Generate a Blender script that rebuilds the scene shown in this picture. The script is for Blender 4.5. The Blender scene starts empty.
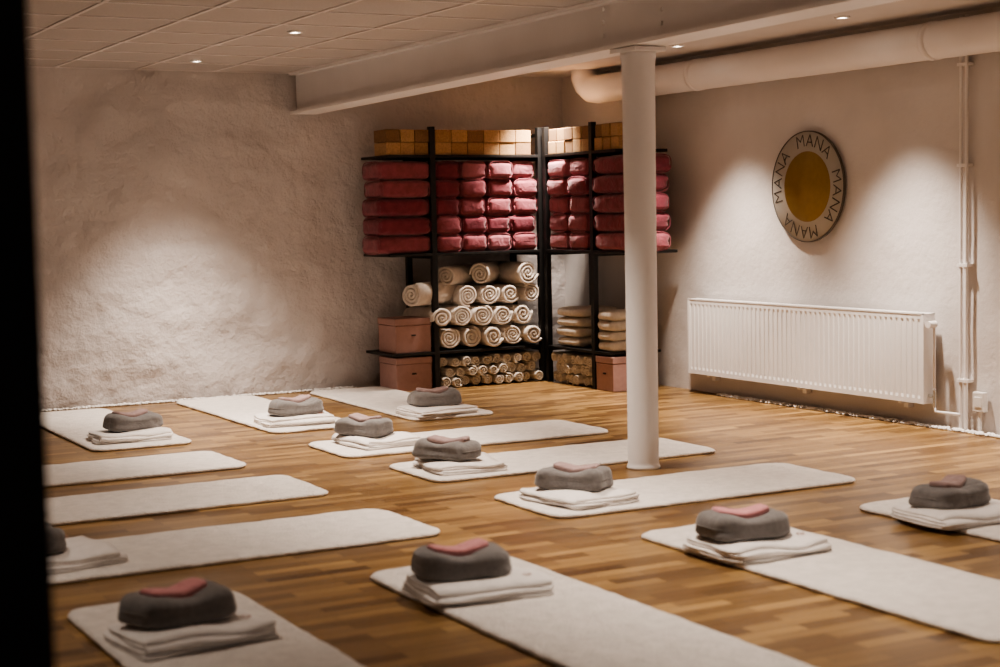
import bpy, bmesh, math, random
import numpy as np
from mathutils import Vector, Matrix, noise
random.seed(7)
sc=bpy.context.scene
H=2.5
# ---------------------------------------------------------------- helpers
def mat(name,col,rough=0.6,metal=0.0,var=0.0,scale=8,bump=0.0,bscale=60,bdist=0.01,emit=None,es=0,sheen=0,col2=None,detail=4,bump2=None,spec=None):
    m=bpy.data.materials.new(name); m.use_nodes=True
    nt=m.node_tree; N=nt.nodes; L=nt.links; b=N['Principled BSDF']
    b.inputs['Base Color'].default_value=(*col,1); b.inputs['Roughness'].default_value=rough; b.inputs['Metallic'].default_value=metal
    if spec is not None: b.inputs['Specular IOR Level'].default_value=spec
    if sheen: b.inputs['Sheen Weight'].default_value=sheen; b.inputs['Sheen Roughness'].default_value=.5
    g=N.new('ShaderNodeNewGeometry')
    if var or col2:
        n=N.new('ShaderNodeTexNoise'); n.inputs['Scale'].default_value=scale; n.inputs['Detail'].default_value=detail
        L.new(g.outputs['Position'],n.inputs['Vector'])
        r=N.new('ShaderNodeValToRGB'); r.color_ramp.elements[0].position=.3; r.color_ramp.elements[1].position=.7
        c2=col2 if col2 else tuple(min(1,c*(1+var)) for c in col)
        c1=col if col2 else tuple(c*(1-var) for c in col)
        r.color_ramp.elements[0].color=(*c1,1); r.color_ramp.elements[1].color=(*c2,1)
        L.new(n.outputs['Fac'],r.inputs['Fac']); L.new(r.outputs['Color'],b.inputs['Base Color'])
    if bump:
        n2=N.new('ShaderNodeTexNoise'); n2.inputs['Scale'].default_value=bscale; n2.inputs['Detail'].default_value=5
        L.new(g.outputs['Position'],n2.inputs['Vector'])
        bp=N.new('ShaderNodeBump'); bp.inputs['Strength'].default_value=bump; bp.inputs['Distance'].default_value=bdist
        L.new(n2.outputs['Fac'],bp.inputs['Height'])
        if bump2:
            n3=N.new('ShaderNodeTexNoise'); n3.inputs['Scale'].default_value=bump2[0]; n3.inputs['Detail'].default_value=3; n3.inputs['Distortion'].default_value=.6
            L.new(g.outputs['Position'],n3.inputs['Vector'])
            b3=N.new('ShaderNodeBump'); b3.inputs['Strength'].default_value=bump2[1]; b3.inputs['Distance'].default_value=bump2[2]
            L.new(n3.outputs['Fac'],b3.inputs['Height']); L.new(b3.outputs['Normal'],bp.inputs['Normal'])
        L.new(bp.outputs['Normal'],b.inputs['Normal'])
    if emit:
        b.inputs['Emission Color'].default_value=(*emit,1); b.inputs['Emission Strength'].default_value=es
    return m
class MB:
    """mesh accumulator"""
    def __init__(s): s.v=[];s.f=[];s.mi=[];s.sm=[]
    def add(s,v,f,mi=0,M=None,smooth=False):
        o=len(s.v)
        for p in v:
            p=Vector(p)
            if M is not None: p=M@p
            s.v.append(p[:])
        for q in f: s.f.append([i+o for i in q]); s.mi.append(mi); s.sm.append(smooth)
    def box(s,a,b,mi=0,M=None,bev=0):
        x0,y0,z0=a;x1,y1,z1=b
        if x0>x1:x0,x1=x1,x0
        if y0>y1:y0,y1=y1,y0
        if z0>z1:z0,z1=z1,z0
        if bev:
            bm=bmesh.new(); bmesh.ops.create_cube(bm,size=1)
            for v in bm.verts: v.co=Vector(((x0+x1)/2+v.co.x*(x1-x0),(y0+y1)/2+v.co.y*(y1-y0),(z0+z1)/2+v.co.z*(z1-z0)))
            bmesh.ops.bevel(bm,geom=bm.edges[:],offset=bev,segments=2,affect='EDGES',profile=.6)
            bm.verts.index_update()
            s.add([v.co.copy() for v in bm.verts],[[v.index for v in f.verts] for f in bm.faces],mi,M,False); bm.free(); return
        v=[(x0,y0,z0),(x1,y0,z0),(x1,y1,z0),(x0,y1,z0),(x0,y0,z1),(x1,y0,z1),(x1,y1,z1),(x0,y1,z1)]
        s.add(v,[(0,3,2,1),(4,5,6,7),(0,1,5,4),(1,2,6,5),(2,3,7,6),(3,0,4,7)],mi,M)
    def cyl(s,p0,p1,r0,r1=None,n=24,mi=0,caps=True,M=None):
        r1=r0 if r1 is None else r1
        p0=Vector(p0);p1=Vector(p1);d=(p1-p0).normalized(); a=d.orthogonal().normalized(); b=d.cross(a)
        v=[];
        for p,r in((p0,r0),(p1,r1)):
            for i in range(n):
                t=2*math.pi*i/n; v.append(p+r*(math.cos(t)*a+math.sin(t)*b))
        s.add(v,[(i,(i+1)%n,n+(i+1)%n,n+i) for i in range(n)],mi,M,True)
        if caps: s.add(v[:n],[list(range(n))[::-1]],mi,M); s.add(v[n:],[list(range(n))],mi,M)
    def lathe(s,prof,n=40,mi=0,M=None):
        v=[];f=[]
        for r,z in prof:
            for i in range(n):
                t=2*math.pi*i/n; v.append((r*math.cos(t),r*math.sin(t),z))
        for k in range(len(prof)-1):
            for i in range(n): f.append((k*n+i,k*n+(i+1)%n,(k+1)*n+(i+1)%n,(k+1)*n+i))
        s.add(v,f,mi,M,True)
    def tube(s,pts,r,n=12,mi=0):
        P=[Vector(p) for p in pts]; v=[];f=[]; up=None
        for i,p in enumerate(P):
            d=(P[min(i+1,len(P)-1)]-P[max(i-1,0)]).normalized()
            if up is None: up=d.orthogonal().normalized()
            up=(up-d*up.dot(d)).normalized(); b=d.cross(up)
            for k in range(n):
                t=2*math.pi*k/n; v.append(p+r*(math.cos(t)*up+math.sin(t)*b))
        for i in range(len(P)-1):
            for k in range(n): f.append((i*n+k,i*n+(k+1)%n,(i+1)*n+(k+1)%n,(i+1)*n+k))
        f.append(list(range(n))[::-1]); f.append([(len(P)-1)*n+k for k in range(n)])
        s.add(v,f,mi,None,True)
    def sup(s,a,b,c,e1=.5,e2=.4,M=None,mi=0,nu=32,nv=16,fn=None,ns=0.0,nf=8,seed=0):
        """superellipsoid pillow"""
        P=lambda w,m: math.copysign(abs(w)**m,w)
        v=[];f=[]
        for j in range(nv+1):
            ph=-math.pi/2+math.pi*j/nv
            for i in range(nu):
                th=2*math.pi*i/nu
                q=Vector((a*P(math.cos(ph),e1)*P(math.cos(th),e2),b*P(math.cos(ph),e1)*P(math.sin(th),e2),c*P(math.sin(ph),e1)))
                if fn: q=fn(q)
                if ns: q=q*(1+ns*noise.noise(q*nf+Vector((seed*3.1,seed*1.7,seed))))
                v.append(q)
        for j in range(nv):
            for i in range(nu): f.append((j*nu+i,j*nu+(i+1)%nu,(j+1)*nu+(i+1)%nu,(j+1)*nu+i))
        s.add(v,f,mi,M,True)
    def obj(s,name,mats,parent=None,loc=None,rotz=0,weld=True):
        me=bpy.data.meshes.new(name); me.from_pydata([tuple(p) for p in s.v],[],s.f); 
        for m in (mats if isinstance(mats,(list,tuple)) else [mats]): me.materials.append(m)
        me.polygons.foreach_set('material_index',s.mi); me.polygons.foreach_set('use_smooth',s.sm)
        me.update(); me.validate()
        bm=bmesh.new(); bm.from_mesh(me); bmesh.ops.recalc_face_normals(bm,faces=bm.faces[:]); bm.to_mesh(me); bm.free()
        o=bpy.data.objects.new(name,me); sc.collection.objects.link(o)
        if loc is not None: o.location=loc
        o.rotation_euler[2]=rotz
        if parent: o.parent=parent
        return o
def empty(name,loc=(0,0,0),rotz=0):
    e=bpy.data.objects.new(name,None); e.empty_display_size=.1; e.location=loc; e.rotation_euler[2]=rotz; sc.collection.objects.link(e); return e
T=Matrix.Translation
def RZ(a): return Matrix.Rotation(a,4,'Z')
def RX(a): return Matrix.Rotation(a,4,'X')
def RY(a): return Matrix.Rotation(a,4,'Y')

# ---------------------------------------------------------------- materials
def plaster(name,col,s1,b1,s2,b2):
    m=bpy.data.materials.new(name); m.use_nodes=True; nt=m.node_tree;N=nt.nodes;L=nt.links;b=N['Principled BSDF']
    b.inputs['Roughness'].default_value=.85; b.inputs['Specular IOR Level'].default_value=.25
    g=N.new('ShaderNodeNewGeometry')
    n=N.new('ShaderNodeTexNoise'); n.inputs['Scale'].default_value=1.6; n.inputs['Detail'].default_value=6; L.new(g.outputs['Position'],n.inputs['Vector'])
    r=N.new('ShaderNodeValToRGB'); r.color_ramp.elements[0].position=.3; r.color_ramp.elements[1].position=.7
    r.color_ramp.elements[0].color=(*[c*.86 for c in col],1); r.color_ramp.elements[1].color=(*col,1)
    L.new(n.outputs['Fac'],r.inputs['Fac']); L.new(r.outputs['Color'],b.inputs['Base Color'])
    prev=None
    for sc_,st,di in ((s1,b1,.05),(s2,b2,.012)):
        t=N.new('ShaderNodeTexNoise'); t.inputs['Scale'].default_value=sc_; t.inputs['Detail'].default_value=6; t.inputs['Roughness'].default_value=.6
        L.new(g.outputs['Position'],t.inputs['Vector'])
        bp=N.new('ShaderNodeBump'); bp.inputs['Strength'].default_value=st; bp.inputs['Distance'].default_value=di
        L.new(t.outputs['Fac'],bp.inputs['Height'])
        if prev: L.new(prev.outputs['Normal'],bp.inputs['Normal'])
        prev=bp
    L.new(prev.outputs['Normal'],b.inputs['Normal']); return m
M_WB=plaster('plaster_rough',(.68,.63,.61),3.2,1.0,14,.9)
M_WR=plaster('plaster_smooth',(.72,.68,.66),3,.25,30,.14)
M_PAINT=mat('white_paint',(.84,.81,.80),.45,var=.03,scale=3)
M_CEIL=mat('ceiling_plaster',(.64,.60,.58),.9,var=.04,scale=3)
M_TILE=mat('ceiling_tile',(.50,.455,.43),.9,var=.06,scale=60,bump=.15,bscale=150,bdist=.002)
M_TBAR=mat('ceiling_tbar',(.72,.67,.65),.5,var=.02)
M_BLK=mat('black_steel',(.012,.011,.011),.5,metal=.3,var=.2,scale=20)
M_DARK=mat('dark_door_paint',(.008,.006,.007),.7,var=.2,scale=10)
M_MAT=mat('wool_mat',(.82,.76,.70),.95,var=.09,scale=22,bump=.9,bscale=95,bdist=.012,sheen=.3,detail=6,bump2=(9,.55,.03))
M_BLANK=mat('cotton_blanket',(.82,.77,.73),.95,var=.06,scale=20,bump=.6,bscale=140,bdist=.006,sheen=.3,bump2=(14,.5,.02))
M_LOGO=mat('embroidery',(.50,.30,.24),.8,var=.1)
M_CUSH=mat('grey_linen',(.185,.172,.165),1.0,var=.10,scale=60,bump=.35,bscale=300,bdist=.003,sheen=.4,bump2=(11,.5,.02),spec=.1)
M_PINK=mat('pink_linen',(.58,.27,.275),1.0,var=.08,scale=30,bump=.3,bscale=250,bdist=.003,sheen=.2,bump2=(18,.5,.02),spec=.15)
M_MAUVE=mat('mauve_linen',(.36,.255,.24),1.0,var=.10,scale=30,bump=.3,bscale=250,bdist=.003,sheen=.2,bump2=(18,.5,.02),spec=.15)
M_BOL=[mat('bolster_%d'%i,c,.95,var=.18,scale=18,bump=.4,bscale=140,bdist=.003,sheen=.25,bump2=(14,.5,.025),spec=.15) for i,c in enumerate([(.19,.038,.055),(.26,.070,.088),(.34,.115,.14),(.13,.024,.038)])]
M_CORK=[mat('cork_%d'%i,c,.85,var=.2,scale=90,bump=.3,bscale=200,bdist=.002) for i,c in enumerate([(.33,.19,.085),(.41,.25,.12),(.22,.12,.055)])]
M_ROLL=mat('wool_roll',(.68,.61,.54),.95,var=.1,scale=25,bump=.5,bscale=150,bdist=.004,sheen=.2)
M_ROLL2=mat('cork_mat_roll',(.60,.54,.46),.95,var=.12,scale=25,bump=.4,bscale=150,bdist=.003)
M_BOX=mat('terracotta_box',(.36,.21,.18),.7,var=.06,scale=30,bump=.2,bscale=200,bdist=.002)
M_GOLD=mat('gold_paint',(.30,.19,.05),.5,metal=.25,var=.06,scale=20)
M_SIGN=mat('sign_board',(.46,.43,.38),.6,var=.03,scale=12)
M_INK=mat('sign_ink',(.09,.075,.06),.6,var=.1)
M_RAD=mat('radiator_enamel',(.86,.85,.85),.35,var=.02,scale=4)
M_STONE=mat('white_pebbles',(.8,.77,.74),.8,var=.15,scale=40)
M_CHROME=mat('chrome',(.7,.7,.7),.25,metal=1,var=.05)
M_PLAST=mat('white_plastic',(.75,.73,.71),.4,var=.03)
M_LAMP=mat('lamp_lens',(1,.9,.8),.4,emit=(1,.87,.72),es=30,var=.01)
def floor_mat():
    m=bpy.data.materials.new('oak_strip_parquet'); m.use_nodes=True; nt=m.node_tree;N=nt.nodes;L=nt.links;b=N['Principled BSDF']
    g=N.new('ShaderNodeNewGeometry')
    def brick(w,h,c1,c2,off,loc):
        mp=N.new('ShaderNodeMapping'); mp.inputs['Location'].default_value=loc; L.new(g.outputs['Position'],mp.inputs['Vector'])
        k=N.new('ShaderNodeTexBrick'); k.offset=off; k.offset_frequency=2; k.inputs['Scale'].default_value=1
        k.inputs['Brick Width'].default_value=w; k.inputs['Row Height'].default_value=h; k.inputs['Mortar Size'].default_value=.0012; k.inputs['Mortar Smooth'].default_value=.3
        k.inputs['Color1'].default_value=(*c1,1); k.inputs['Color2'].default_value=(*c2,1); k.inputs['Mortar'].default_value=(.09,.045,.02,1)
        L.new(mp.outputs['Vector'],k.inputs['Vector']); return k
    A=brick(.42,.068,(.47,.295,.12),(.185,.10,.037),.43,(0,0,0))
    B=brick(.42,.068,(1.0,1.0,1.0),(.50,.46,.42),.43,(.42*7,.068*12,0))
    mx=N.new('ShaderNodeMixRGB'); mx.blend_type='MULTIPLY'; mx.inputs[0].default_value=.85
    L.new(A.outputs['Color'],mx.inputs[1]); L.new(B.outputs['Color'],mx.inputs[2])
    mp=N.new('ShaderNodeMapping'); mp.inputs['Scale'].default_value=(2.5,45,1); L.new(g.outputs['Position'],mp.inputs['Vector'])
    n=N.new('ShaderNodeTexNoise'); n.inputs['Scale'].default_value=1; n.inputs['Detail'].default_value=6; n.inputs['Roughness'].default_value=.65; L.new(mp.outputs['Vector'],n.inputs['Vector'])
    r=N.new('ShaderNodeValToRGB'); r.color_ramp.elements[0].position=.35; r.color_ramp.elements[1].position=.65
    r.color_ramp.elements[0].color=(.68,.64,.58,1); r.color_ramp.elements[1].color=(1.05,1.05,1.05,1); L.new(n.outputs['Fac'],r.inputs['Fac'])
    m2=N.new('ShaderNodeMixRGB'); m2.blend_type='MULTIPLY'; m2.inputs[0].default_value=.85
    L.new(mx.outputs['Color'],m2.inputs[1]); L.new(r.outputs['Color'],m2.inputs[2]); L.new(m2.outputs['Color'],b.inputs['Base Color'])
    b.inputs['Roughness'].default_value=.32; b.inputs['Specular IOR Level'].default_value=.5
    bp=N.new('ShaderNodeBump'); bp.inputs['Strength'].default_value=.25; bp.inputs['Distance'].default_value=.002; L.new(n.outputs['Fac'],bp.inputs['Height']); L.new(bp.outputs['Normal'],b.inputs['Normal'])
    return m
M_FLOOR=floor_mat()

# ---------------------------------------------------------------- room shell
XL=-8.6; YN=-12.9
m=MB(); m.box((XL,YN,-.1),(.3,.3,0)); m.obj('floor',M_FLOOR)
m=MB(); m.box((XL,YN,H+.02),(.3,.3,H+.15)); m.obj('ceiling',M_CEIL)
def wall_grid(name,axis,a0,a1,z0,z1,step,amp,matl):
    m=MB(); na=int((a1-a0)/step); nz=int((z1-z0)/step); v=[];f=[]
    for i in range(na+1):
        for j in range(nz+1):
            a=a0+(a1-a0)*i/na; z=z0+(z1-z0)*j/nz
            dd=amp*(.5*noise.noise(Vector((a*1.1,z*1.4,3.3*axis)))+.35*noise.noise(Vector((a*3,z*3.6,7)))+.16*noise.noise(Vector((a*8,z*9,1))))
            v.append((a,dd,z) if axis==1 else (dd,a,z))
    for i in range(na):
        for j in range(nz): k=i*(nz+1)+j; f.append((k,k+nz+1,k+nz+2,k+1))
    m.add(v,f,0,None,True)
    if axis==1: m.box((a0,.08,z0),(a1,.3,z1))
    else: m.box((.06,a0,z0),(.3,a1,z1))
    return m.obj(name,matl)
wall_grid('wall_back',1,XL,0.05,0,H+.03,.04,.085,M_WB)
wall_grid('wall_right',0,YN,0.05,0,H+.03,.09,.015,M_WR)
m=MB(); m.box((XL-.15,YN,0),(XL,.3,H)); m.obj('wall_left',M_WR)
JX=-6.627; JY=-9.45
m=MB(); m.box((XL,JY-.14,0),(JX-.09,JY,H)); m.obj('wall_front',M_DARK)
m=MB(); m.box((JX-.09,JY-.17,0),(JX,JY+.03,2.3),bev=.006); m.box((JX,JY-.10,0),(JX+.012,JY-.04,2.3)); m.obj('door_frame',M_DARK)
# suspended ceiling tiles left of the beam
m=MB(); s=.6
x=-2.50; ys=[-.02-s*i for i in range(16)]; xs=[]
while x>XL+.3: xs.append(x); x-=s
for x in xs:
    for y in ys: m.box((x-s+.012,y-s+.012,H+.0),(x-.012,y-.012,H+.02),mi=0)
for x in xs: m.box((x-.012,ys[-1]-s,H-.006),(x+.012,-.02,H+.02),mi=1)
for y in ys: m.box((xs[-1]-s,y-.012,H-.005),(-2.5,y+.012,H+.02),mi=1)
m.obj('ceiling_tile_grid',[M_TILE,M_TBAR])
# beam + bolts
m=MB(); bx0,bx1=-2.43,-2.33; SH=Matrix.Rotation(-.011,4,'X'); SHM=T((0,0,2.18))@SH
m.box((bx0-.06,-9.4,.0),(bx1+.06,-.02,.02),M=SHM); m.box((bx0,-9.4,.02),(bx1,-.02,.36),M=SHM)
m.box((bx0-.06,-9.4,H-.02),(bx1+.06,-.02,H+.02))
for yy in (-4.5,-5.05):
    for dz in (.07,.14,.21): m.cyl((bx0-.012,yy,.02+dz),(bx0+.01,yy,.02+dz),.012,n=10,M=SHM)
m.obj('ceiling_beam',M_PAINT)
# column
CX,CY=-2.385,-4.76
m=MB(); m.lathe([(0,0),(.090,0),(.090,.012),(.086,.02),(.084,.03),(.083,.04),(.083,.4),(.085,1.4),(.088,2.15),(.091,2.17),(.094,2.185),(.094,2.205),(.0,2.205)],n=48)
m.box((-.10,-.12,2.205),(.10,.12,2.228),bev=.004); m.obj('support_column',M_PAINT,loc=(CX,CY,0))
# duct
m=MB(); DX,DZ,DR=-.17,2.355,.112
m.tube([(DX,-9.4,DZ),(DX,-7,DZ),(DX,-3,DZ),(DX,-.85,DZ),(DX,-.77,DZ+.01),(DX,-.70,DZ+.05),(DX,-.66,DZ+.11),(DX,-.65,DZ+.18)],DR,n=40)
for yy in (-2.2,-4.6,-7.2): m.tube([(DX,yy,DZ),(DX,yy-.05,DZ)],DR+.005,n=40)
m.obj('ventilation_duct',M_PAINT)
# recessed spots
spots=[(-3.49,-.81),(-3.49,-2.70),(-.62,-.80),(-.60,-2.58),(-.60,-4.3)]
for (x,y) in spots:
    e=empty('recessed_downlight',(x,y,H if x<-2 else H+.02))
    m=MB(); m.lathe([(.028,-.004),(.030,-.012),(.045,-.012),(.048,-.004),(.048,.0)],n=32); m.obj('trim_ring',M_PAINT,parent=e)
    m=MB(); m.cyl((0,0,-.003),(0,0,-.007),.029,n=24); m.obj('lens',M_LAMP,parent=e)
# pebble strips
def pebbles(name,axis,a0,a1,n):
    m=MB()
    ico=bmesh.new(); bmesh.ops.create_icosphere(ico,subdivisions=1,radius=1); V=[v.co.copy() for v in ico.verts];Fc=[[v.index for v in f.verts] for f in ico.faces]; ico.free()
    for i in range(n):
        a=random.uniform(a0,a1); w=random.uniform(.045,.10); r=random.uniform(.006,.014)
        p=(a,-w,r*.7) if axis==1 else (-w,a,r*.7)
        m.add(V,Fc,0,T(p)@RZ(random.random()*6)@Matrix.Diagonal((r*1.3,r,r*.8,1)),True)
    m.obj(name,M_STONE)
pebbles('pebble_border_back',1,-5.2,-2.0,900)
pebbles('pebble_border_right',0,-7,-2.3,1400)

# ---------------------------------------------------------------- radiator
e=empty('radiator',(0,0,0))
y0,y1,z0,z1=-4.50,-2.01,.150,.705
m=MB(); n=50; v=[];f=[]; pr=[]
p=(y1-y0-.04)/n
for i in range(n):
    b=y0+.02+i*p
    for t,dx in ((0,0),(.22,0),(.34,.005),(.66,.005),(.78,0)): pr.append((b+t*p,-.135+dx))
pr.append((y1-.02,-.135))
zz=[z0+.0,z0+.03,z0+.05,z1-.05,z1-.03,z1]
for (yy,xx) in pr:
    for k,z in enumerate(zz):
        xk=-.135 if k in (0,1,4,5) else xx
        v.append((xk,yy,z))
K=len(zz)
for i in range(len(pr)-1):
    for k in range(K-1): f.append((i*K+k,(i+1)*K+k,(i+1)*K+k+1,i*K+k+1))
m.add(v,f); m.obj('front_panel',M_RAD,parent=e)
m=MB(); m.box((-.138,y0,z0),(-.045,y0+.02,z1+.004)); m.box((-.138,y1-.02,z0),(-.045,y1,z1+.004)); m.box((-.06,y0+.02,z0),(-.05,y1-.02,z1))
m.box((-.138,y0,z1-.002),(-.128,y1,z1+.006)); m.box((-.055,y0,z1-.002),(-.045,y1,z1+.006))
for i in range(90):
    yy=y0+.03+i*(y1-y0-.06)/89; m.box((-.13,yy,z1-.002),(-.055,yy+.012,z1+.003))
m.obj('casing',M_RAD,parent=e)
m=MB()
for yy in (y1-.2,(y0+y1)/2,y0+.25):
    m.box((-.048,yy-.02,z0-.05),(-.006,yy+.02,z1-.05)); m.box((-.1,yy-.015,z0-.02),(-.02,yy+.015,z0))
m.obj('wall_bracket',M_RAD,parent=e)
m=MB()
m.cyl((-.09,y0,z1-.06),(-.09,y0-.06,z1-.06),.012,mi=1); m.cyl((-.09,y0-.05,z1-.06),(-.15,y0-.05,z1-.06),.022,n=16)
m.cyl((-.09,y0,z0+.05),(-.09,y0-.05,z0+.05),.012,mi=1); m.cyl((-.09,y0-.045,z0+.09),(-.09,y0-.045,z0-.02),.011,mi=1)
m.tube([(-.09,y0-.04,z1-.06),(-.09,y0-.045,z1-.12),(-.09,y0-.045,z0+.09)],.008,mi=0)
m.tube([(-.09,y0-.045,z0),(-.09,y0-.05,z0-.045),(-.06,y0-.10,z0-.05),(-.05,y0-.16,z0-.05),(-.045,y0-.22,z0-.05)],.009,mi=0)
m.obj('valve_and_pipes',[M_PAINT,M_CHROME],parent=e)
m=MB()
for yy in (-4.715,-4.76):
    m.cyl((-.040,yy,.0),(-.040,yy,H),.011,n=14)
for z in (.3,1.0,1.6,2.2): m.box((-.056,-4.78,z),(0,-4.695,z+.018))
m.obj('heating_pipe',M_PAINT)
m=MB(); m.box((-.05,-4.91,.13),(-.012,-4.82,.25),bev=.006); m.box((-.055,-4.895,.16),(-.048,-4.835,.22),bev=.003); m.cyl((-.03,-4.865,.0),(-.03,-4.865,.135),.012,n=10); m.obj('wall_socket',M_PLAST)

# ---------------------------------------------------------------- round wall sign
SY,SZ,SR=-3.28,1.515,.375
e=empty('round_wall_sign',(-.02,SY,SZ))
RM=RY(-math.pi/2)
m=MB(); m.lathe([(0,.0),(SR,.0),(SR,.016),(0,.016)],n=96,M=RM); m.obj('board',M_SIGN,parent=e)
m=MB(); m.lathe([(SR-.003,.014),(SR-.003,.019),(SR+.003,.019),(SR+.003,.0)],n=96,M=RM); m.obj('rim',M_INK,parent=e)
m=MB(); m.lathe([(0,.020),(SR*.635,.020),(SR*.64,.016)],n=96,M=RM); m.obj('centre_disc',M_GOLD,parent=e)
txt="MANA MANA MANA MANA "
m=MB()
for i,ch in enumerate(txt):
    if ch==' ': continue
    cu=bpy.data.curves.new('l','FONT'); cu.body=ch; cu.size=.125; cu.align_x='CENTER'; cu.align_y='CENTER'; cu.extrude=.001; cu.offset=-.0022
    o=bpy.data.objects.new('l',cu); sc.collection.objects.link(o)
    bpy.context.view_layer.update()
    me=bpy.data.meshes.new_from_object(o.evaluated_get(bpy.context.evaluated_depsgraph_get()))
    a=math.radians(90+12-i*18)
    B=Matrix(((0,0,-1,-.018),(-1,0,0,0),(0,1,0,0),(0,0,0,1)))
    M_=B@RZ(a-math.pi/2)@T((0,SR*.82,0))
    m.add([v.co for v in me.vertices],[list(p.vertices) for p in me.polygons],0,M_)
    bpy.data.objects.remove(o); bpy.data.curves.remove(cu); bpy.data.meshes.remove(me)
m.obj('lettering',M_INK,parent=e)

# ---------------------------------------------------------------- shelving
YF=-.60; XP1,XP2=-1.54,-.57
ZS=[.30,1.075,1.84]
def posts(m,x,y,z1=2.06,w=.045): m.box((x-w/2,y-w/2,0),(x+w/2,y+w/2,z1),bev=.003)
e=empty('shelving_unit')
m=MB()
for x in (XP1,XP2): 
    posts(m,x,YF+.022); posts(m,x,-.12)
    for z in ZS+[2.03]: m.box((x-.02,YF+.022,z-.045),(x+.02,-.12,z-.02))
m.obj('posts',M_BLK,parent=e)
m=MB()
for z in ZS: m.box((-1.93,YF,z-.022),(XP2+.03,-.10,z),bev=.003)
m.obj('boards',M_BLK,parent=e)
XF=-.57; YP=-1.36
e=empty('shelving_unit')
m=MB()
posts(m,XF+.022,-.65); posts(m,XF+.022,YP)
for y in (-.65,YP):
    posts(m,-.12,y)
    for z in ZS+[2.03]: m.box((XF+.022,y-.02,z-.045),(-.12,y+.02,z-.02))
m.obj('posts',M_BLK,parent=e)
m=MB()
for z,ye in zip(ZS,(-1.60,-1.84,-1.72)): m.box((XF,ye,z-.022),(-.10,-.63,z),bev=.003)
m.obj('boards',M_BLK,parent=e)

# cork blocks
def block_rows(name,items):
    m=MB()
    for (x0,y0,x1,y1,z) in items:
        for k in range(2):
            j=random.uniform(-.008,.008)
            ax=abs(x1-x0)<abs(y1-y0)
            m.box((x0+.002+(0 if ax else j),y0+.002+(j if ax else 0),z+k*.1),(x1-.002+(0 if ax else j),y1-.002+(j if ax else 0),z+k*.1+.098),mi=random.randrange(3),bev=.006)
    m.obj(name,M_CORK)
z=ZS[2]
it=[]
for i in range(3): it.append((-1.93+i*.124,YF+.02,-1.93+(i+1)*.124,YF+.25,z))
block_rows('cork_yoga_blocks',it)
it=[]
for i in range(6): it.append((XP1+.03+i*.145,YF+.02,XP1+.03+(i+1)*.145,YF+.25,z))
block_rows('cork_yoga_blocks',it)
it=[]
for i in range(5): it.append((XF+.02,-.70-(i+1)*.123,XF+.25,-.70-i*.123,z))
for i in range(3): it.append((XF+.02,-1.39-(i+1)*.110,XF+.25,-1.39-i*.110,z))
block_rows('cork_yoga_blocks',it)

# bolsters
def bolster(m,cx,cy,cz,L,W,Hh,rot,mi,seed):
    Mx=T((cx,cy,cz))@RZ(rot)
    def fn(q):
        g=.006*math.exp(-(q.z/.010)**2)
        y=q.y-math.copysign(g,q.y) if abs(q.y)>W*.3 else q.y
        x=q.x-math.copysign(g,q.x) if abs(q.x)>L*.4 else q.x
        return Vector((x,y,q.z*(1+.05*noise.noise(Vector((q.x*14,q.y*9,seed))))))
    m.sup(L/2,W/2,Hh/2,.50,.28,M=Mx,mi=mi,nu=48,nv=20,ns=.055,nf=11,seed=seed,fn=fn)
    for sgn in (-1,1):
        pts=[]
        for k in range(25):
            t=2*math.pi*k/24; c,s_=math.cos(t),math.sin(t)
            pts.append(Mx@Vector((sgn*L*.455,W/2*.93*math.copysign(abs(c)**.5,c),Hh/2*.93*math.copysign(abs(s_)**.6,s_))))
        m.tube(pts,.004,n=6,mi=mi)
def bstack(name,cx,cy,L,W,rot,n=5,h=.144,z=ZS[1],cols=None):
    m=MB()
    for k in range(n):
        c=(cols[k] if cols else random.choice([0,0,1,3]))
        bolster(m,cx+random.uniform(-.014,.014),cy+random.uniform(-.012,.012),z+h*(k+.5)-.001,L*random.uniform(.95,1.03),W,h*1.04,rot+random.uniform(-.03,.03),c,random.random()*20)
    m.obj(name,M_BOL)
bstack('bolster_stack',-1.78,YF+.18,.46,.36,0,cols=[1,0,0,1,1])
w=(XP2-XP1-.06)/4
for i in range(4):
    bstack('bolster_stack',XP1+.035+w*(i+.5),YF+.235,.46,w*1.0,math.pi/2,cols=[random.choice([1,2,2,1]),0,1,1,2] if i>0 else [1,1,0,0,0])
bstack('bolster_stack',XF+.215,-.84,.44,.29,0,cols=[2,1,1,1,2])
bstack('bolster_stack',XF+.215,-1.15,.44,.29,0,cols=[1,1,1,0,1])
bstack('bolster_stack',XF+.15,-1.70,.62,.34,math.pi/2,cols=[1,0,0,0,0])

# rolls
def spiral(m,Mx,R,L,turns=3.2,mi=0,fill=.76,ecc=1.0,n=22):
    r0=R*.10; N_=int(turns*n); pitch=(R-r0)/turns; th=pitch*fill
    ph=random.random()*6.28
    rows=[]
    for i in range(N_+1):
        t=2*math.pi*turns*i/N_; r=r0+(R-r0)*i/N_
        rr=r*(1+.03*math.sin(2*t+ph))
        c,s_=math.cos(t+ph),math.sin(t+ph)
        rows.append(((rr-th)*c if rr>th else 0,(rr-th)*s_*ecc if rr>th else 0,rr*c,rr*s_*ecc, rr))
    v=[];f=[]
    b=th*.25
    for (xi,zi,xo,zo,rr) in rows:
        mx_,mz_=(xi+xo)/2,(zi+zo)/2
        v+=[(xi,-L/2+b,zi),(mx_,-L/2,mz_),(xo,-L/2+b,zo),(xo,L/2-b,zo),(mx_,L/2,mz_),(xi,L/2-b,zi)]
    for i in range(N_):
        for k in range(6): f.append((i*6+k,i*6+(k+1)%6,(i+1)*6+(k+1)%6,(i+1)*6+k))
    f.append([0,1,2,3,4,5]); f.append([N_*6+k for k in range(6)][::-1])
    m.add(v,f,mi,Mx,True)
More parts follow.
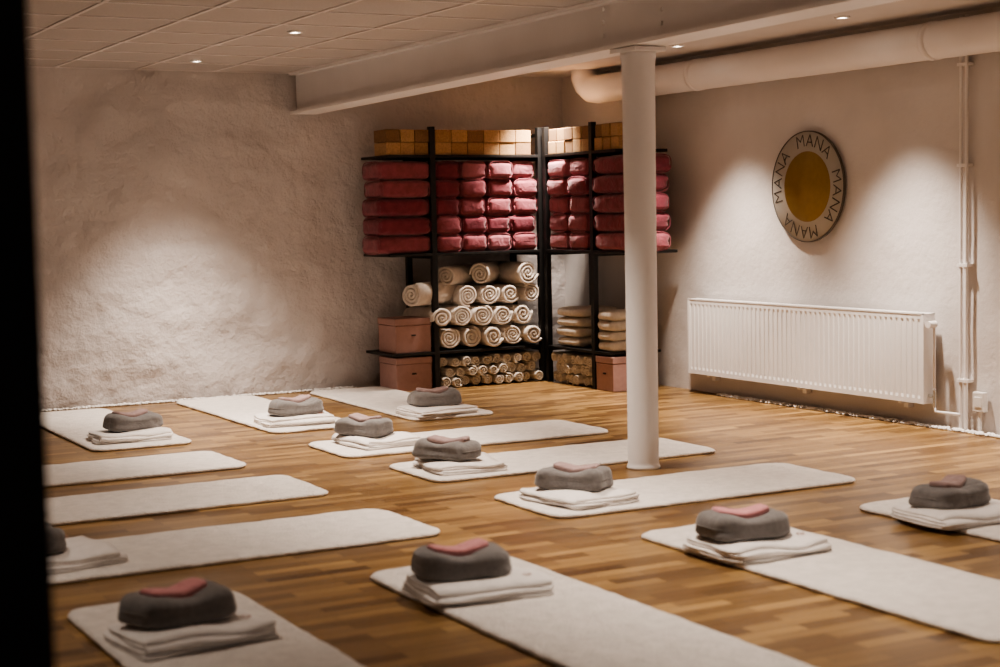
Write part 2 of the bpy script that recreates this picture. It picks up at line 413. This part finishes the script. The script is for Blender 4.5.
z=ZS[0]; ox=XP1+.08
m=MB(); R=.099
rowsx=[[ox+.045+i*.187 for i in range(5)],[ox-.04+i*.187 for i in range(5)],[ox+.233+i*.187 for i in range(4)]]
for k,row in enumerate(rowsx):
    for x in row: spiral(m,T((x+random.uniform(-.008,.008),YF+.25+random.uniform(-.03,.03),z+R+k*.165+random.uniform(-.004,.004)))@RZ(random.uniform(-.06,.06)),R*random.uniform(.93,1.0),.50,ecc=random.uniform(.86,.97),turns=random.uniform(2.4,3.6))
spiral(m,T((ox+.74,YF+.25,z+R+.497))@RZ(.1),R*1.08,.48)
m.obj('rolled_blanket_stack',M_ROLL)
m=MB()
spiral(m,T((ox-.05,YF+.15,z+.455))@RZ(math.radians(-64)),.105,.52)
spiral(m,T((ox+.24,YF+.23,z+R+.165*3-.01))@RZ(math.radians(-52)),.095,.48)
spiral(m,T((ox+.50,YF+.23,z+R+.165*3))@RZ(math.radians(-42)),.095,.48)
m.obj('loose_rolled_blankets',M_ROLL)
m=MB(); r=.047
for k in range(3):
    for i in range(10-(k%2)): spiral(m,T((ox-.005+i*.094+(k%2)*.047,YF+.25+random.uniform(-.03,.03),r+k*.08)),r*random.uniform(.93,1),.48,turns=2.3,fill=.68)
m.obj('rolled_mat_stack',M_ROLL2)
m=MB()
for k in range(3):
    for i in range(7-(k%2)): spiral(m,T((XF+.24+random.uniform(-.02,.02),-.73-i*.093-(k%2)*.047,r+k*.08))@RZ(math.pi/2),r*random.uniform(.93,1),.44,turns=2.3,fill=.68)
m.obj('rolled_mat_stack',M_ROLL2)

def folded(m,Mx,Lx,Ly,n=4,pitch=.013,th=.0115,mi=0,seed=0,nx=10,rag=.006,soft=.22):
    path=[]; R_=pitch/2
    for k in range(n):
        z_=th/2+k*pitch; d=1 if k%2==0 else -1
        ext=random.uniform(-rag,rag)
        ys=np.linspace(-d*(Ly/2-R_),d*(Ly/2-R_+ext),11)
        for y in ys: path.append((y,z_))
        if k<n-1:
            yc=ys[-1]
            for a in (-60,-30,0,30,60):
                t=math.radians(a); path.append((yc+d*R_*math.cos(t)*1.4,z_+R_+R_*math.sin(t)))
    P=[Vector(p) for p in path]; out=[];inn=[]
    for i,p in enumerate(P):
        dd=(P[min(i+1,len(P)-1)]-P[max(i-1,0)]).normalized(); nn=Vector((-dd.y,dd.x))
        out.append(p+nn*th/2); inn.append(p-nn*th/2)
    loop=out+inn[::-1]; K=len(loop); v=[];f=[]
    for j in range(nx+1):
        u=-1+2*j/nx; x=Lx/2*math.copysign(1-(1-abs(u))**1.6,u)
        for q in loop:
            lay=int(q.y/pitch); y=q.x; zz_=q.y
            e=max((abs(x)/(Lx/2))**6,(abs(y)/(Ly/2))**6)
            cr=(abs(x)/(Lx/2))**4*(abs(y)/(Ly/2))**4
            xx=x*(1-.06*cr)+rag*3.2*noise.noise(Vector((lay*5.3+seed,0,y*5)))*abs(u)**3
            yy=y*(1-.06*cr)+.022*noise.noise(Vector((x*5,seed,lay*.7)))
            sp=1+.015*(n-1-min(n-1,lay)); xx*=sp; yy*=sp
            tw=.012*lay*(1 if seed>15 else -1); xx,yy=xx-yy*tw,yy+xx*tw
            zz_=zz_*(1-soft*min(1,e))+.012*(q.y/(n*pitch))*noise.noise(Vector((x*5+seed,y*5,seed)))*1.8
            v.append((xx,yy,max(zz_,0.0005)))
    for j in range(nx):
        for k in range(K): f.append((j*K+k,j*K+(k+1)%K,(j+1)*K+(k+1)%K,(j+1)*K+k))
    n2=len(out)
    for j in (0,nx):
        for i in range(n2-1): f.append((j*K+i,j*K+i+1,j*K+K-2-i,j*K+K-1-i))
    m.add(v,f,mi,Mx,True)
z=ZS[0]
for (cy,b_) in ((-.92,.18),(-1.50,.11)):
    m=MB()
    for k in range(4):
        q=T((XF+.22+random.uniform(-.015,.015),cy+random.uniform(-.015,.015),z+.042+k*.078))@RZ(random.uniform(-.05,.05))
        m.sup(.20,b_,.043,.6,.3,M=q,ns=.08,nf=9,seed=k+cy*5,nu=40,nv=14)
        m.sup(.203,b_-.003,.010,.6,.3,M=q,ns=.04,nf=9,seed=k)
    m.obj('folded_blanket_stack',M_ROLL2)
def sbox(x0,x1,y0,y1,z0,h,face):
    e=empty('storage_box',((x0+x1)/2,(y0+y1)/2,z0)); a=(x1-x0)/2;b=(y1-y0)/2
    m=MB(); m.box((-a+.004,-b+.004,0),(a-.004,b-.004,h*.8),bev=.006); m.obj('body',M_BOX,parent=e)
    m=MB(); m.box((-a,-b,h*.8+.002),(a,b,h),bev=.006); m.obj('lid',M_BOX,parent=e)
    m=MB()
    if face=='y': m.box((-.018,-b-.003,h*.49),(.018,-b+.004,h*.53),bev=.002)
    else: m.box((-a-.003,-.018,h*.49),(-a+.004,.018,h*.53),bev=.002)
    m.obj('handle',M_BLK,parent=e)
sbox(-1.89,-1.575,YF+.02,YF+.35,ZS[0],.27,'y'); sbox(-1.89,-1.575,YF+.02,YF+.35,0,.265,'y')
sbox(XF+.0,XF+.28,-1.64,-1.39,0,.265,'x')

# ---------------------------------------------------------------- mats
def yoga_mat(cx,cy,W,L,ang=0):
    m=MB(); r=.09; th=.022; pts=[]
    for (sx,sy,a0) in ((1,1,0),(-1,1,90),(-1,-1,180),(1,-1,270)):
        for k in range(9):
            a=math.radians(a0+k*90/8); pts.append((sx*(W/2-r)+r*math.cos(a),sy*(L/2-r)+r*math.sin(a)))
    P=[]; n0=len(pts)
    for i in range(n0):
        a=Vector(pts[i]); b=Vector(pts[(i+1)%n0]); k=max(1,int((b-a).length/.03))
        for j in range(k): P.append(a.lerp(b,j/k))
    n=len(P); v=[];f=[]; sd=cx*7+cy*3
    rings=[(-.006,0.0),(0.002,th*.25),(.003,th*.55),(-.002,th*.82),(-.010,th*.97),(-.022,th),(-.06,th*.96),(-.12,th*.97)]
    for off,z_ in rings:
        for q in P:
            x=q.x*(1+2*off/W); y=q.y*(1+2*off/L)
            j=.006*noise.noise(Vector((q.x*18,q.y*18,sd)))+.004*noise.noise(Vector((q.x*60,q.y*60,sd)))
            l=q.length; v.append((x+q.x/l*j,y+q.y/l*j,max(0,z_+(.003*noise.noise(Vector((x*9,y*9,sd))) if z_>0 else 0))))
    for k in range(len(rings)-1):
        for i in range(n): f.append((k*n+i,k*n+(i+1)%n,(k+1)*n+(i+1)%n,(k+1)*n+i))
    f.append([(len(rings)-1)*n+i for i in range(n)]); f.append(list(range(n))[::-1])
    m.add(v,f,0,None,True)
    return m.obj('yoga_mat',M_MAT,loc=(cx,cy,0.0),rotz=ang)
MATS=dict(
 A=(-5.53,-7.28,.62,2.04,0),B=(-4.40,-7.33,.62,2.04,0),C=(-3.13,-7.28,.62,2.04,0),D=(-1.96,-7.31,.62,2.04,0),
 E=(-2.63,-5.43,1.76,.67,-.01),F=(-2.63,-4.245,1.79,.65,0),G=(-2.68,-3.20,1.79,.66,0),
 H=(-2.21,-1.25,.62,2.06,-.03),I=(-3.24,-1.23,.62,2.10,0),J=(-4.41,-1.33,.62,2.1,0.0),
 K=(-5.08,-3.15,1.87,.67,0),L=(-5.04,-4.24,1.87,.67,0),M=(-5.02,-5.43,1.87,.69,0))
for k,v in MATS.items(): yoga_mat(*v)

BZ=.023; PT=.0145
def blanket(cx,cy,ang,Lx=.455,Ly=.375):
    m=MB(); folded(m,None,Lx,Ly,n=4,pitch=PT,th=PT-.001,seed=random.random()*30,nx=20)
    for k in range(5): 
        a=k*1.256; m.tube([(Lx*.34+.016*math.cos(a),-Ly*.22+.016*math.sin(a),PT*4+.0015),(Lx*.34+.016*math.cos(a+1),-Ly*.22+.016*math.sin(a+1),PT*4+.0015)],.0018,n=5,mi=1)
    return m.obj('folded_blanket',[M_BLANK,M_LOGO],loc=(cx,cy,BZ),rotz=ang)
def cushion(cx,cy,ang,pa,pm,z=BZ+PT*4-.006,s=1.0):
    """soft rounded-box crescent cushion: two raised ends, a saddle in the middle that holds an eye pillow"""
    sd=cx*3+cy
    m=MB(); a_,b_,c_=.174*s,.112*s,.056*s
    lean=random.uniform(-.14,.14)
    def topf(x,y):
        t=1.16-.50*math.exp(-((x-lean*.1)/.085)**2)
        t*=1+.06*(y/b_)
        return t*(1+lean*x/a_)
    def fn(q):
        x,y,zz=q
        # a few soft, broad fabric folds radiating from the saddle
        fo=noise.noise(Vector((x*6,y*6,zz*5+sd)))
        cre=.005*math.exp(-(fo/.07)**2)
        if zz>0: zz*=topf(x,y)
        else: zz*=.85
        flare=1+.06*(-zz/c_)
        x*=flare*(1+.05*noise.noise(Vector((y*7,zz*9,sd)))); y*=flare*(1+.10*noise.noise(Vector((x*6,zz*8,sd+5))))
        y*=1-.12*math.exp(-(x/.05)**2)
        y*=1-.045*math.exp(-((zz-.006)/.010)**2)
        y+=.7*(x*x)-.010
        n_=Vector((x,y,zz))
        return n_-n_.normalized()*cre
    m.sup(a_,b_,c_,.46,.42,fn=fn,nu=96,nv=44,ns=.06,nf=7,seed=sd,M=T((0,0,.05)))
    pts=[]
    for k in range(65):
        t=2*math.pi*k/64; c,s_=math.cos(t),math.sin(t)
        q=fn(Vector((a_*.995*math.copysign(abs(c)**.42,c),b_*.995*math.copysign(abs(s_)**.42,s_),.006)))
        q=q*(1+.06*noise.noise(q*7+Vector((sd*3.1,sd*1.7,sd)))); pts.append((q.x,q.y,.05+q.z))
    m.tube(pts,.003,n=6)
    zmin=min(p[2] for p in m.v); m.v=[(a,b,c-zmin) for a,b,c in m.v]
    zt=.05-zmin+c_*topf(0,0)
    m.obj('meditation_cushion',M_CUSH,loc=(cx,cy,z),rotz=ang)
    m=MB()
    def fp(q):
        zc=2.4*q.x*q.x*(1-2.5*abs(q.x))
        return Vector((q.x,q.y+.5*q.x*q.x,q.z*(1-.2*math.exp(-(q.x/.03)**2))+zc+.004*noise.noise(Vector((q.x*22,q.y*30,sd)))))
    m.sup(.110,.050,.022,.6,.35,ns=.07,nf=12,seed=cy*2,nu=48,nv=18,fn=fp)
    d=RZ(ang)@Vector((-.012,.004,0))
    m.obj('eye_pillow',pm,loc=(cx+d.x,cy+d.y,z+zt+.004),rotz=ang+pa)
pi2=math.pi/2
P_,Q_=M_PINK,M_MAUVE
SETS=[(-5.57,-6.88,.10,-.03,.03,.22,.15,P_),(-4.48,-6.82,-.14,-.05,.03,-.16,.2,P_),(-3.23,-6.83,.05,-.04,.03,-.05,-.15,P_),(-2.12,-6.80,-.06,-.02,.02,.16,.25,Q_),
 (-3.22,-5.46,pi2+.12,-.02,.0,pi2+.55,.1,Q_),(-3.24,-4.27,pi2-.10,-.07,.0,pi2+.45,.2,Q_),(-3.23,-3.17,pi2+.08,-.07,.01,pi2+.4,-.1,Q_),
 (-2.29,-2.08,.08,.0,.02,-.15,.1,Q_),(-3.28,-1.96,-.05,.02,.0,.2,.1,Q_),(-4.41,-2.05,-.08,.03,.02,.1,.1,Q_),
 (-5.65,-5.42,pi2+.15,-.12,-.02,pi2,.1,Q_),(-5.66,-4.22,pi2,-.05,.0,pi2,.1,Q_),(-5.66,-3.14,pi2,-.05,0,pi2,.1,Q_)]
for i,(x,y,a,dx,dy,ca,pa,pm) in enumerate(SETS):
    blanket(x,y,a); cushion(x+dx,y+dy,ca,pa,pm)

# ---------------------------------------------------------------- lights
def spot(x,y,e,ang=78,blend=1.0,tilt=(0,0),r=.06,col=(1,.865,.75)):
    l=bpy.data.lights.new('spot','SPOT'); l.energy=e; l.spot_size=math.radians(ang); l.spot_blend=blend; l.shadow_soft_size=r; l.color=col
    o=bpy.data.objects.new('downlight_beam',l); o.location=(x,y,H-.03); o.rotation_euler=(tilt[0],tilt[1],0); sc.collection.objects.link(o)
for (x,y),e in zip(spots,(400,420,470,410,410)): spot(x,y,e)
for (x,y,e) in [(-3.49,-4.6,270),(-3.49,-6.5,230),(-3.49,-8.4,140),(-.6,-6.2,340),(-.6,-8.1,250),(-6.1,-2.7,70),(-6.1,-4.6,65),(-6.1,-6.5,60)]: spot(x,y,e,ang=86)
w=bpy.data.worlds.new('world'); sc.world=w; w.use_nodes=True; w.node_tree.nodes['Background'].inputs[0].default_value=(1,.90,.84,1); w.node_tree.nodes['Background'].inputs[1].default_value=.12
sc.view_settings.view_transform='AgX'
try: sc.view_settings.look='AgX - Medium High Contrast'
except Exception: pass
sc.view_settings.exposure=.40

# ---------------------------------------------------------------- camera
f=1604.6; C=np.array([-7.137,-11.883,1.383]); yaw,pit,rol=np.radians([28.644,4.318,1.158])
F=np.array([np.sin(yaw)*np.cos(pit),np.cos(yaw)*np.cos(pit),-np.sin(pit)])
Rt=np.array([np.cos(yaw),-np.sin(yaw),0.]); D=np.cross(F,Rt)
r=np.cos(rol)*Rt+np.sin(rol)*D; d=-np.sin(rol)*Rt+np.cos(rol)*D
cam=bpy.data.cameras.new('camera'); co=bpy.data.objects.new('camera',cam); sc.collection.objects.link(co)
cam.sensor_width=36; cam.lens=f*36/1000; cam.clip_start=.05
co.matrix_world=Matrix(((r[0],-d[0],-F[0],C[0]),(r[1],-d[1],-F[1],C[1]),(r[2],-d[2],-F[2],C[2]),(0,0,0,1)))
cam.dof.use_dof=True; cam.dof.focus_distance=10.5; cam.dof.aperture_fstop=2.2
sc.camera=co
